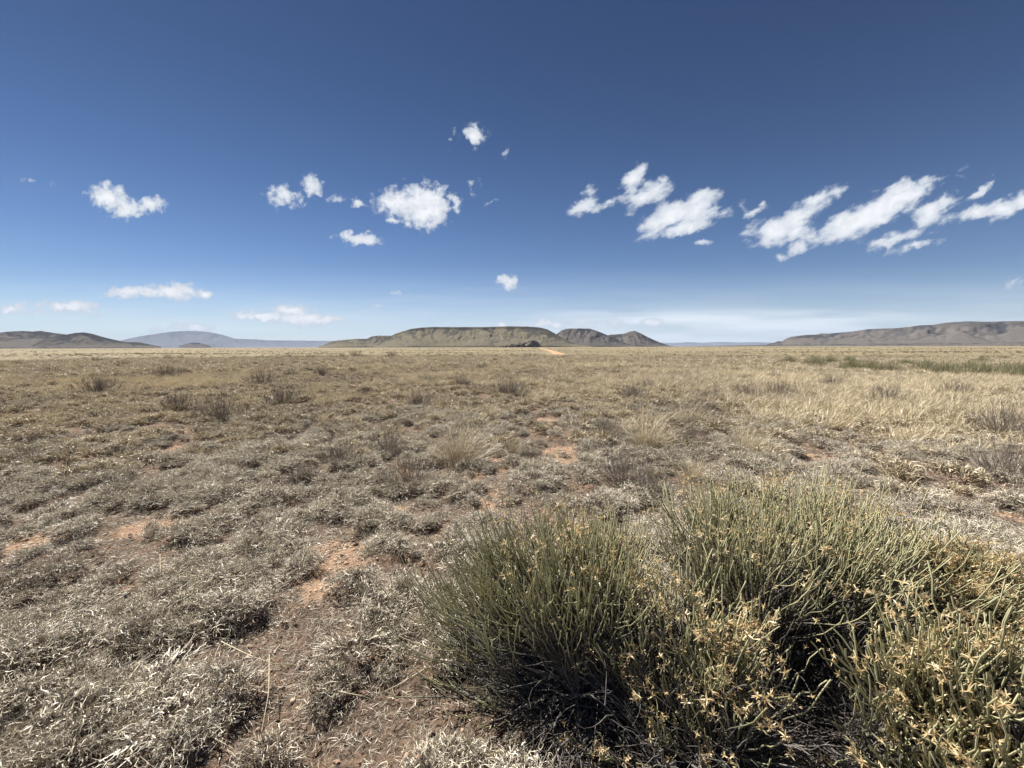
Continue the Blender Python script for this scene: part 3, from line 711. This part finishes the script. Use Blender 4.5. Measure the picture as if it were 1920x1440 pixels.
def jointfir(name, root, anchors, nm, nd, ng, jit, rd, starp, stars, label, rspread=.05, up=.55, zig=1.0, starhi=0.0, dead_n=6, sprawl=120, sprawl_to=(0, 0)):
    """anchors: (px, py, height[, weight]) on the crown; mothers run root -> crown, daughters fork off them"""
    root = np.array([root[0], root[1], gz(root[0], root[1])])
    A = np.array([P(a[0], a[1]+10, a[2]) for a in anchors]); wt = np.array([a[3] if len(a) > 3 else 1.0 for a in anchors]); wt /= wt.sum()
    tips = A[rng.choice(len(A), nm, p=wt)] + rng.normal(0, 1, (nm, 3))*np.array([jit, jit, jit*.45])
    P0 = root + np.stack([rng.normal(0, rspread, nm), rng.normal(0, rspread, nm), np.full(nm, -.01)], -1)
    vec = tips - P0; L = np.linalg.norm(vec, axis=1, keepdims=True)
    upv = np.array([0, 0, 1.0])
    P1 = P0 + vec*.35 + np.array([0, 0, -.10])*L + rng.normal(0, .05, (nm, 3))*L
    P1[:, 2] = np.maximum(P1[:, 2], root[2] + .012)
    endd = nrm(nrm(vec)*(1-up) + upv*up + rng.normal(0, .10, (nm, 3)))
    P2 = tips - endd*L*.40
    K = 14
    mo = bez(P0, P1, P2, tips, K)
    def wig(p, amp):
        n = p.shape[0]; z = rng.normal(0, 1, p.shape)*amp
        z[:, 0] = 0; return p + z
    mo = wig(mo, .0035*zig)
    rad_m = np.linspace(1, 0, K)[None]**1.2*rd*rng.uniform(1.0, 2.0, (nm, 1)) + rd*.85
    # daughters
    mi = np.repeat(np.arange(nm), nd); n2 = len(mi)
    t = rng.uniform(.30, .85, n2); ti = (t*(K-1)).astype(int)
    S0 = mo[mi, ti]; tan = nrm(mo[mi, np.minimum(ti+1, K-1)] - mo[mi, ti])
    rem = np.linalg.norm(tips[mi]-S0, axis=1, keepdims=True)
    off = rng.normal(0, 1, (n2, 3))*np.array([.060, .060, .030])*(.4+rem/.3)
    T2 = tips[mi] + off - (tips[mi]-S0)*np.clip(rng.exponential(.10, (n2, 1)), 0, .5)
    T2[:, 2] = np.maximum(T2[:, 2], root[2]+.03)
    v2 = T2 - S0; L2 = np.linalg.norm(v2, axis=1, keepdims=True)
    e2 = nrm(nrm(v2)*(1-up) + upv*up + rng.normal(0, .13, (n2, 3)))
    K2 = 11
    da = wig(bez(S0, S0 + (tan*.6 + nrm(v2)*.4 + rng.normal(0, .15, (n2, 3)))*L2*.35, T2 - e2*L2*.38, T2, K2), .0030*zig)
    rad_d = rd*rng.uniform(.70, 1.05, (n2, 1))*np.linspace(1.0, .72, K2)[None]
    rad_d = rad_d*(1 + .22*(np.arange(K2) % 3 == 1)[None])
    # short side twigs
    gi_ = rng.integers(0, n2, ng); ti = rng.integers(2, K2-3, ng)
    G0 = da[gi_, ti]; tg = nrm(da[gi_, ti+1]-da[gi_, ti])
    gl = rng.uniform(.03, .11, (ng, 1))
    gd = nrm(tg + rng.normal(0, .33, (ng, 3)) + upv*.3)
    G3 = G0 + gd*gl
    gr = wig(bez(G0, G0+gd*gl*.3+rng.normal(0, .1, (ng, 3))*gl, G3-nrm(gd+upv*.5)*gl*.3, G3, 7), .0018*zig)
    rad_g = rd*rng.uniform(.6, .85, (ng, 1))*np.linspace(1, .7, 7)[None]
    # dead grey twigs low inside
    nk = nm*dead_n; ki = rng.integers(0, nm, nk); ti = rng.integers(1, 8, nk)
    D0 = mo[ki, ti]; dd = nrm(nrm(mo[ki, ti+1]-D0) + rng.normal(0, .42, (nk, 3)))
    dl = rng.uniform(.06, .22, (nk, 1)); D3 = D0+dd*dl; D3[:, 2] = np.maximum(D3[:, 2], root[2]+.008)
    dead = wig(bez(D0, D0+dd*dl*.33, D0+dd*dl*.66+rng.normal(0, .12, (nk, 3))*dl, D3, 7), .0025*zig)
    rad_k = rd*rng.uniform(.45, .9, (nk, 1))*np.linspace(1, .5, 7)[None]
    # grey wood sprawling low around the foot
    az = rng.uniform(0, 2*np.pi, sprawl); sl_ = rng.uniform(.08, .30, (sprawl, 1)); up_ = rng.uniform(.02, .55, sprawl)
    W0 = root + np.stack([rng.normal(0, rspread, sprawl), rng.normal(0, rspread, sprawl), np.full(sprawl, .0)], -1)
    wd_ = nrm(np.stack([np.cos(az)+sprawl_to[0], np.sin(az)+sprawl_to[1], up_], -1))
    W3 = W0 + wd_*sl_ + rng.normal(0, .015, (sprawl, 3)); W3[:, 2] = np.maximum(W3[:, 2], root[2]+.015)
    wood = wig(bez(W0, W0+wd_*sl_*.3+rng.normal(0, .02, (sprawl, 3)), W0+wd_*sl_*.7+np.array([0, 0, .03]), W3, 9), .0045)
    wood[:, 1:, 2] = np.maximum(wood[:, 1:, 2], root[2]+.008)
    rad_w = rd*rng.uniform(.7, 2.0, (sprawl, 1))*np.linspace(1, .45, 9)[None]
    nf_ = sprawl*4; fi = rng.integers(0, sprawl, nf_); ft = rng.integers(2, 8, nf_); F0 = wood[fi, ft]
    fd = nrm(wd_[fi] + rng.normal(0, .55, (nf_, 3))); fl = rng.uniform(.03, .12, (nf_, 1)); F3 = F0+fd*fl; F3[:, 2] = np.maximum(F3[:, 2], root[2]+.008)
    fork = wig(bez(F0, F0+fd*fl*.33, F0+fd*fl*.66+rng.normal(0, .1, (nf_, 3))*fl, F3, 6), .002)
    rad_f = rd*rng.uniform(.4, .8, (nf_, 1))*np.linspace(1, .5, 6)[None]
    rt = bpy.data.objects.new(name, None); COL.objects.link(rt); rt.location = root; rt.empty_display_size = .1
    tag(rt, label, 'shrub')
    v1, q1 = tubes(mo[:, :10]-root, rad_m[:, :10], 6); v4, q4 = tubes(dead-root, rad_k, 4)
    V, Q = join([(v1, q1), (v4, q4), tubes(wood-root, rad_w, 5), tubes(fork-root, rad_f, 4)])
    me = mesh_np("woody_stem", V, Q)
    attr(me, 'rnd', np.concatenate([np.repeat(rng.uniform(0, 1, nm), 10*6), np.repeat(rng.uniform(0, 1, nk), 7*4), np.repeat(rng.uniform(0, 1, sprawl), 9*5), np.repeat(rng.uniform(0, 1, nf_), 6*4)]))
    link("woody_stem", me, M_wood, rt)
    pieces, al, rn = [], [], []
    for p, r_, S_, a0, a1 in ((mo[:, 9:], rad_m[:, 9:], 6, .45, 1.0), (da, rad_d, 5, None, 1.0), (gr, rad_g, 5, .5, 1.0)):
        pieces.append(tubes(p-root, r_, S_)); K_ = p.shape[1]
        if a0 is None: st = (np.linalg.norm(S0-root, axis=1)/np.linalg.norm(T2-root, axis=1)*.75)[:, None]
        else: st = np.full((len(p), 1), a0)
        aa = st + (a1-st)*np.linspace(0, 1, K_)[None]
        al.append(np.repeat(aa.ravel(), S_)); rn.append(np.repeat(rng.uniform(0, 1, len(p)), K_*S_))
    V, Q = join(pieces)
    me = mesh_np("green_stem", V, Q); attr(me, 'rnd', np.concatenate(rn)); attr(me, 'along', np.concatenate(al))
    link("green_stem", me, M_stem, rt)
    # star bracts at the stem ends and nodes, in clusters
    allT = np.concatenate([tips, T2, G3]); allD = np.concatenate([endd, e2, gd])
    if stars:
        w_ = np.full(len(allT), starp)
        cl = fbm(allT[:, 0]*1.0, allT[:, 2]*2+allT[:, 1], 9, 2, seed=33)
        w_ = w_*(.15+sstep(-.05, .45, cl)*2.2)
        if starhi: w_ *= .12+2.6*sstep(.32, .48, allT[:, 2]-root[2])*(starhi/.62)
        k = rng.uniform(0, 1, len(allT)) < w_
        c = allT[k]; d = allD[k]; m_ = len(c)
        rep = rng.integers(1, 5, m_); ii = np.repeat(np.arange(m_), rep)
        cc = c[ii] + rng.normal(0, .0105, (len(ii), 3)); dirs = nrm(d[ii] + rng.normal(0, .6, (len(ii), 3)))
        v, q, rr = star_cloud(cc-root, dirs, stars*rng.uniform(.55, 1.2, len(ii)))
        me = mesh_np("star_bract", v, q); attr(me, 'rnd', rr); link("star_bract", me, M_star, rt)
    for ch in rt.children: ch['kind'] = 'stuff'
    return rt

jointfir("jointfir_shrub", ROOTS['A'],
    [(805,1120,.20),(830,1075,.26),(865,1035,.32),(905,1000,.37),(950,975,.41),(1000,962,.43),(1050,960,.44),(1100,965,.44),(1150,975,.44),(1160,1000,.41),
     (850,1160,.20,.4),(900,1080,.33),(960,1040,.39),(1030,1020,.42),(1110,1030,.42),(1170,1050,.40),(880,1230,.16,.3),(940,1150,.27,.8),(830,1240,.10,.25),(1010,1100,.36,.8),(1090,1110,.36,.7),(860,1300,.07,.2),(960,1400,.06,.08),(1050,1440,.08,.06)],
    85, 13, 120, .030, .0019, .16, .0110, "olive green jointed shrub with fine upright stems, nearest the grass", rspread=.05, starhi=.62, zig=.6, dead_n=14, sprawl=170, sprawl_to=(-.5, -.3))
jointfir("jointfir_shrub", ROOTS['B'],
    [(1275,935,.44,.7),(1310,920,.46),(1350,905,.48),(1400,900,.49),(1450,895,.50),(1500,897,.50),(1550,900,.50),(1595,915,.48),(1640,950,.45),(1680,985,.42),(1710,1010,.40,.7),
     (1290,990,.42,.6),(1350,970,.45),(1420,960,.47),(1500,960,.48),(1570,970,.47),(1630,1010,.43),(1400,1010,.44,.4),(1480,1010,.45,.4),(1560,1030,.43,.4),(1640,1060,.38,.4),(1700,1060,.36,.5),(1330,1040,.38,.3)],
    100, 12, 300, .035, .0019, .20, .0110, "tallest jointed shrub, wide dome of yellow green stems above a dark hollow", rspread=.07, starhi=.62, zig=.8, dead_n=18, sprawl=300, sprawl_to=(0, -.5))
jointfir("jointfir_shrub", ROOTS['C'],
    [(1170,1110,.33),(1210,1075,.36),(1250,1060,.38),(1300,1055,.39),(1345,1080,.38),(1375,1130,.36),(1400,1185,.32),(1450,1330,.20,.12),(1400,1400,.14,.2),(1130,1400,.10,.15),(1150,1190,.24),(1170,1260,.18,.7),
     (1230,1170,.31),(1290,1150,.33),(1340,1210,.29),(1250,1260,.24),(1310,1290,.22),(1380,1290,.22,.7),(1200,1340,.14,.6),(1330,1370,.15,.7),(1240,1330,.17,.5)],
    50, 9, 160, .028, .0021, .70, .0138, "stout stemmed shrub crowded with golden star shaped bracts, in front of the taller domes", rspread=.05, zig=1.0, dead_n=14, sprawl=200, sprawl_to=(.6, .3))
jointfir("jointfir_shrub", ROOTS['D'],
    [(1600,1400,.16,.15),(1640,1180,.36,.7),(1690,1190,.38,.8),(1740,1160,.40),(1800,1150,.42),(1860,1170,.42),(1910,1200,.40),(1960,1220,.40),(1620,1270,.30,.5),(1680,1300,.30,.7),
     (1760,1260,.36),(1830,1260,.37),(1900,1290,.36),(1800,1340,.30),(1870,1370,.30),(1930,1370,.30),(1750,1400,.24,.6),(1850,1430,.24),(1700,1380,.24,.5),(1920,1440,.24)],
    50, 10, 200, .028, .0023, .75, .0140, "sprawling shrub thick with orange star bracts in the frame's lower corner", rspread=.08, zig=1.0, dead_n=14, sprawl=200, sprawl_to=(-.9, .2))
jointfir("jointfir_shrub", ROOTS['E'],
    [(1720,1030,.34),(1760,1010,.34),(1800,1015,.33),(1840,1030,.32),(1880,1050,.30),(1920,1075,.28),(1970,1100,.26),(1740,1080,.30),(1800,1080,.29),(1860,1100,.27),(1920,1130,.24),(1800,1140,.22,.7),(1880,1160,.20,.7)],
    56, 11, 240, .030, .0020, .8, .0130, "low shrub of stems swept sideways under straw coloured bracts, behind the corner shrub", rspread=.06, up=.3, zig=1.4)

# ------------------------------------------------------------------ small shrubs and bunch grass
def twig_shrub_mesh(name, mat, n, h, w_, th, K=7, branch=3, upb=.5):
    az = rng.uniform(0, 2*np.pi, n); el = rng.uniform(0, 1, n)**.7
    tip = np.stack([np.cos(az)*w_*el, np.sin(az)*w_*el, h*(1-.55*el**2)*rng.uniform(.6, 1.1, n)], -1)
    P0 = rng.normal(0, .02, (n, 3))*[1, 1, 0]
    p = bez(P0, P0+tip*[.45, .45, .1], tip-np.array([0, 0, 1])*h*upb*.6, tip, K) + rng.normal(0, .006, (n, K, 3))
    ps = [p]; ws = [np.linspace(1, .35, K)[None]*th*rng.uniform(.8, 1.4, (n, 1))]
    m = n*branch; i = rng.integers(0, n, m); t = rng.integers(2, K-1, m)
    s0 = p[i, t]; d = nrm(p[i, np.minimum(t+1, K-1)]-s0 + rng.normal(0, .5, (m, 3))*h*.12 + np.array([0, 0, h*.04])); l = rng.uniform(.12, .35, (m, 1))*h
    ps.append(bez(s0, s0+d*l*.3, s0+d*l*.7+rng.normal(0, .05, (m, 3))*l, s0+d*l, K)); ws.append(np.linspace(.6, .25, K)[None]*th*np.ones((m, 1)))
    p = np.concatenate(ps); wd = np.concatenate(ws)
    v, q = tubes(p, wd*.5, 3)
    me = mesh_np(name, v, q); attr(me, 'rnd', np.repeat(rng.uniform(0, 1, len(p)), K*3)); me.materials.append(mat)
    return me
def place(name, me, px, py, hpx, href, label, cat, group, z=0.0):
    p = P(px, py); dist = math.hypot(p[0], p[1])
    o = bpy.data.objects.new(name, me); COL.objects.link(o)
    zz = gz(p[0], p[1]); 
    sl_ = math.sqrt(p[0]**2+p[1]**2+1); fwd = p[1]
    s = hpx/FPX*fwd/href
    o.location = (p[0], p[1], zz-.01); o.scale = (s, s, s); o.rotation_euler = (0, 0, rng.uniform(0, 6.28) if cat != 'grass' else rng.normal(0, .2))
    tag(o, label, cat, group); return o
TW = [twig_shrub_mesh("twiggy_shrub", M_twig, 150, .34, .30, .0034) for _ in range(3)]
TWs = [twig_shrub_mesh("twiggy_shrub", M_twig, 110, .34, .34, .0064) for _ in range(3)]
DARK = [  # px, py of the foot, height in pixels, label
 (765,915,75,"dark twiggy shrub beside the pebbly bare patch, in front of the tall tan bunch grass"),
 (1140,830,55,"grey brown twiggy shrub with sparse stems, behind a thin bare soil strip"),
 (1170,915,85,"thin upright twiggy shrub just behind the jointed shrubs"),
 (1225,940,70,"wide dark twiggy shrub touching the back of the tallest jointed shrub"),
 (1290,845,60,"dark twiggy shrub half covered by arching tan grass"),
 (1885,905,85,"large charcoal twiggy shrub at the frame edge behind a bare soil strip"),
 (1885,820,80,"big brown twiggy shrub at the frame edge, among wind combed grass"),
 (410,795,62,"brown twiggy shrub, tallest of the loose group on the grey mats"),
 (330,770,42,"low brown twiggy shrub next to the tallest of its loose group"),
 (530,765,42,"low dark twiggy shrub between two brown ones on the grey mats"),
 (185,740,40,"broad grey twiggy shrub towards the left edge, before the hills"),
 (495,728,34,"compact dark twiggy shrub below the far blue mountain"),
 (315,712,30,"small dark twiggy shrub beneath the rounded brown hill"),
 (790,768,38,"pale brown twiggy shrub under the mesa's near end"),
 (725,850,55,"grey twiggy shrub up the slope from the pebbly bare patch"),
 (640,870,45,"low spreading twiggy shrub in thick curly grass"),
 (955,742,40,"dark twiggy shrub standing alone under the middle of the mesa"),
 (868,724,24,"small grey twiggy shrub below the mesa's gullied face"),
 (800,722,22,"tiny dark twiggy shrub below the mesa, one of a close pair"),
 (1188,752,34,"round dark twiggy shrub below the twin peaks"),
 (1215,730,22,"small pale twiggy shrub up beyond the round dark one"),
 (1402,752,36,"dense dark twiggy shrub in the pale windblown grass"),
 (1330,752,26,"faint brown twiggy shrub next to the dense dark one"),
 (1462,745,34,"wide grey twiggy shrub between the dense dark one and the green belt"),
 (1665,762,50,"dark twiggy shrub on the grey mats below the green belt"),
 (1560,728,28,"purplish twiggy shrub just before the green belt"),
 (1310,790,40,"brown twiggy shrub with drooping tan grass above the arching tuft"),
 (605,706,22,"small twiggy shrub under the far low ridge"),
 (545,708,18,"very small twiggy shrub next to the compact dark one"),
 (690,745,24,"faint grey twiggy shrub in level tan grass"),
 (1790,745,34,"brown twiggy shrub leaning in windblown grass below the long mountain"),
 (1000,862,34,"low shaded twiggy shrub near the orange soil patch"),
 (560,905,40,"dark twiggy shrub low in the curly mats above the bare pebble ground"),
 (95,705,22,"small dark twiggy shrub near the frame's left edge"),
]
for i, (px, py, hp, lb) in enumerate(DARK):
    place("twiggy_shrub", (TW if hp > 45 else TWs)[i % 3], px, py, hp, .34, lb, "shrub", "small twiggy shrubs in the grass")
FAR = [(40,664,9),(115,662,8),(152,664,10),(292,668,11),(316,669,13),(340,668,12),(415,672,8),(440,668,9),(472,662,6),(540,668,9),(617,665,8),(642,664,9),(668,667,15),(735,668,15),
       (700,662,7),(784,664,8),(826,663,9),(836,664,8),(880,666,8),(905,692,14),(930,672,8),(985,674,8),(1125,676,8),(1182,671,7),(1240,675,8),(1300,683,9),(1425,672,10),(1380,700,14),(1450,712,18),(230,690,16),(35,690,14),(410,700,16),(660,700,14)]
SEG = [(0, 210, "brown hills"), (210, 330, "blue mountain's near flank"), (330, 460, "blue mountain's far flank"), (460, 605, "long low blue ridge"), (605, 715, "low bench beside the mesa"),
       (715, 860, "mesa's first half"), (860, 1045, "mesa's second half"), (1045, 1250, "butte and the cone shaped hill"), (1250, 2000, "gap before the long mountain")]
ORD = ["first", "second", "third", "fourth", "fifth", "sixth", "seventh", "eighth"]
for a, b, nm in SEG:
    for k, (px, py, hp) in enumerate(sorted(f for f in FAR if a <= f[0] < b)):
        place("twiggy_shrub", TWs[k % 3], px, py, hp, .34, "%s shrub from the left under the %s" % (("tiny " if hp < 10 else "small ") + ORD[k], nm), "shrub", "small dark shrubs dotting the plain")
# the belt of green shrubs
GS = [twig_shrub_mesh("green_shrub", M_gstem, 340, .5, .42, .009, branch=2, upb=.9) for _ in range(3)]
GREEN = [(1480,682,14,"smallest green shrub at the near end of the green belt"),(1527,688,20,"dark green shrub, second from the end of the belt nearest the mesa"),
 (1555,686,18,"low green shrub touching the dark second one"),(1598,698,24,"round bright green shrub in the middle of the belt's first clump"),
 (1632,700,24,"wide green shrub right behind the tan grass, under the long mountain"),(1668,701,23,"flat topped green shrub ending the belt's first clump"),
 (1735,700,24,"yellow green shrub beginning the belt's second clump"),(1772,706,26,"grey green shrub, darkest in the second clump"),
 (1815,700,22,"pale green shrub behind the grey green one"),(1843,708,26,"loose green shrub with long stems near the frame edge"),
 (1885,704,24,"green shrub next to last along the belt by the frame edge"),(1918,712,30,"green shrub cut by the frame edge"),
 (1590,682,14,"small green shrub showing behind the belt's first clump"),(1700,688,14,"small dark green shrub in the gap between the two clumps"),
 (1840,684,14,"small dark green shrub behind the second clump")]
for i, (px, py, hp, lb) in enumerate(GREEN):
    o = place("green_shrub", GS[i % 3], px, py, hp, .5, lb, "shrub", "green shrubs in a belt"); o.scale = (o.scale[0]*1.35, o.scale[1]*1.35, o.scale[2]*1.2)
# tall bunch grass
BG = [tuft_mesh("bunch_grass", M_mid, 420, 9, .42, .34, .50, .75, .07, .0024, lean=(.40, 0), kink=.004) for _ in range(2)]
for i, (px, py, hp, lb) in enumerate([(862,872,110,"tall wispy tan bunch grass beside the pebbly bare patch"),(1215,850,95,"tan bunch grass arching over a dark twiggy shrub"),
      (1400,850,70,"pale bunch grass leaning with the wind behind the tallest jointed shrub"),(1290,800,60,"golden bunch grass bent over, beyond the arching one"),
      (1300,900,60,"short tan bunch grass rising behind the jointed shrubs"),(960,850,40,"small dark rooted bunch grass by the orange soil")]):
    place("bunch_grass", BG[i % 2], px, py, hp, .38, lb, "grass", "tall tufts of bunch grass")
# long dry stalks
def stalk(pts, r0, label):
    p = np.array([P(a, b, h) for a, b, h in pts])
    for i in range(len(p)): p[i, 2] = max(p[i, 2], gz(p[i, 0], p[i, 1]) + .012)
    t = np.linspace(0, len(p)-1, 24); q = np.stack([np.interp(t, np.arange(len(p)), p[:, k]) for k in range(3)], -1)
    for _ in range(3): q[1:-1] = (q[:-2]+q[1:-1]*2+q[2:])/4
    v, f = tubes(q[None], np.linspace(r0, r0*.45, 24)[None]*(1+.25*(np.arange(24) % 8 == 0))[None], 5)
    me = mesh_np("straw_stalk", v, f); attr(me, 'rnd', np.full(len(v), .6))
    tag(link("straw_stalk", me, M_straw), label, "stalk", "long dry stalks lying on the grass")
stalk([(0,1360,.05),(60,1378,.06),(150,1408,.03)], .0024, "pale thick straw stalk running in from the lower corner")
stalk([(262,1245,.08),(215,1310,.07),(140,1415,.03)], .0017, "thin straight straw stalk crossing the pale thick one")
stalk([(362,1362,.02),(400,1385,.03),(438,1404,.02)], .0020, "short pale stalk ending at a curl of dead leaves")
stalk([(505,1228,.10),(504,1300,.07),(485,1412,.01)], .0017, "long upright straw stalk over bare brown soil")
stalk([(415,1203,.07),(470,1230,.08),(512,1245,.06),(565,1246,.03)], .0018, "bowed straw stalk lying over the curly mat")
stalk([(450,1425,.01),(510,1417,.02),(548,1420,.01)], .0020, "short arched stalk at the bottom edge on brown soil")
stalk([(372,1145,.05),(400,1152,.06),(425,1155,.03)], .0018, "short level stalk on top of the big curly mat")
stalk([(530,1008,.08),(548,1018,.09),(572,1066,.01)], .0017, "bent straw stalk pointing down onto orange soil")
stalk([(300,1040,.05),(301,1075,.04),(304,1100,.01)], .0016, "upright pale stalk standing from a small grass tuft")
stalk([(795,1255,.06),(745,1285,.05),(712,1300,.02)], .0017, "tan stalk leaning out beside the olive green shrub")
stalk([(635,1297,.05),(680,1305,.04),(702,1315,.01)], .0017, "thin stalk between the curly mats left of the olive shrub")
# a dark stone and two broken soil clumps
def lone(name, px, py, wpx, mat, seed, label, cat, rough, zs=.8):
    p = P(px, py); s = wpx/FPX*p[1]
    me = blob_mesh(name, mat, .5, seed, rough)
    o = link(name, me); o.location = (p[0], p[1], gz(p[0], p[1])+s*.10); o.scale = (s, s*.8, s*zs); tag(o, label, cat)
M_dark = stone_mat("dark_stone", (.035,.032,.030), (.05,.045,.04))
lone("dark_rock", 1115, 757, 20, M_dark, 5, "small black rock lying in the tan grass", "rock", .6)
lone("soil_mound", 165, 868, 36, M_clod, 6, "broken brown earth mound at a burrow mouth", "mound", .9)
lone("soil_mound", 62, 868, 32, M_clod, 8, "dark earth mound overhung by grass, nearest the frame edge", "mound", .9)
lone("pale_stone", 22, 1166, 15, M_peb, 9, "single pale flat stone on the brown soil", "stone", .3, .5)

# rock outcrop at the foot of the mesa
def outcrop():
    m, w, out = new_mat("outcrop_rock"); geo = w.new('ShaderNodeNewGeometry'); n = w.noise(geo.outputs['Position'], .05, 4, .6)
    principled(w, out, w.mix(w.ramp(n, .4, .6), (.06,.055,.05), (.18,.155,.125)), .95, .1)
    rt = bpy.data.objects.new("rock_outcrop", None); COL.objects.link(rt); c = PD(975, 649, 2700); rt.location = (c[0], c[1], -2)
    tag(rt, "dark jagged rock outcrop at the foot of the mesa, beside the dirt track's far end", "rock")
    prof = [(935,3),(945,4.5),(955,6),(963,9),(972,10),(980,12),(990,14),(1000,13),(1008,8),(1014,5)]
    for i in range(34):
        px = 938 + 75*(i+rng.uniform(0, 1))/34; hh = np.interp(px, [a for a, _ in prof], [b for _, b in prof])
        d = rng.uniform(2600, 2900); b = PD(px, 649.5, d); me = blob_mesh("boulder", m, .5, 200+i, .9)
        sz = hh/FPX*d*rng.uniform(.9, 1.4)
        o = link("boulder", me, None, rt); o.location = (b[0]-c[0], b[1]-c[1], sz*.15); o.scale = (sz*1.3, sz, sz*1.4)
outcrop()

# ------------------------------------------------------------------ air
HAZE = True
if HAZE:
    import bmesh
    bm = bmesh.new(); bmesh.ops.create_cube(bm, size=1); me = bpy.data.meshes.new("haze"); bm.to_mesh(me); bm.free()
    o = link("haze", me); S = 45000.0; zt, zb = 1350.0, -60.0
    o.scale = (S*2, S*2, zt-zb); o.location = (0, 0, (zt+zb)/2)
    m, w, out = new_mat("haze_air"); v = w.new('ShaderNodeVolumePrincipled')
    v.inputs['Color'].default_value = (.62, .76, 1.0, 1); v.inputs['Density'].default_value = 1.6e-5
    w.l.new(v.outputs[0], out.inputs['Volume']); me.materials.append(m); tag(o, kind='stuff', label="thin blue haze over the distance", cat="haze")
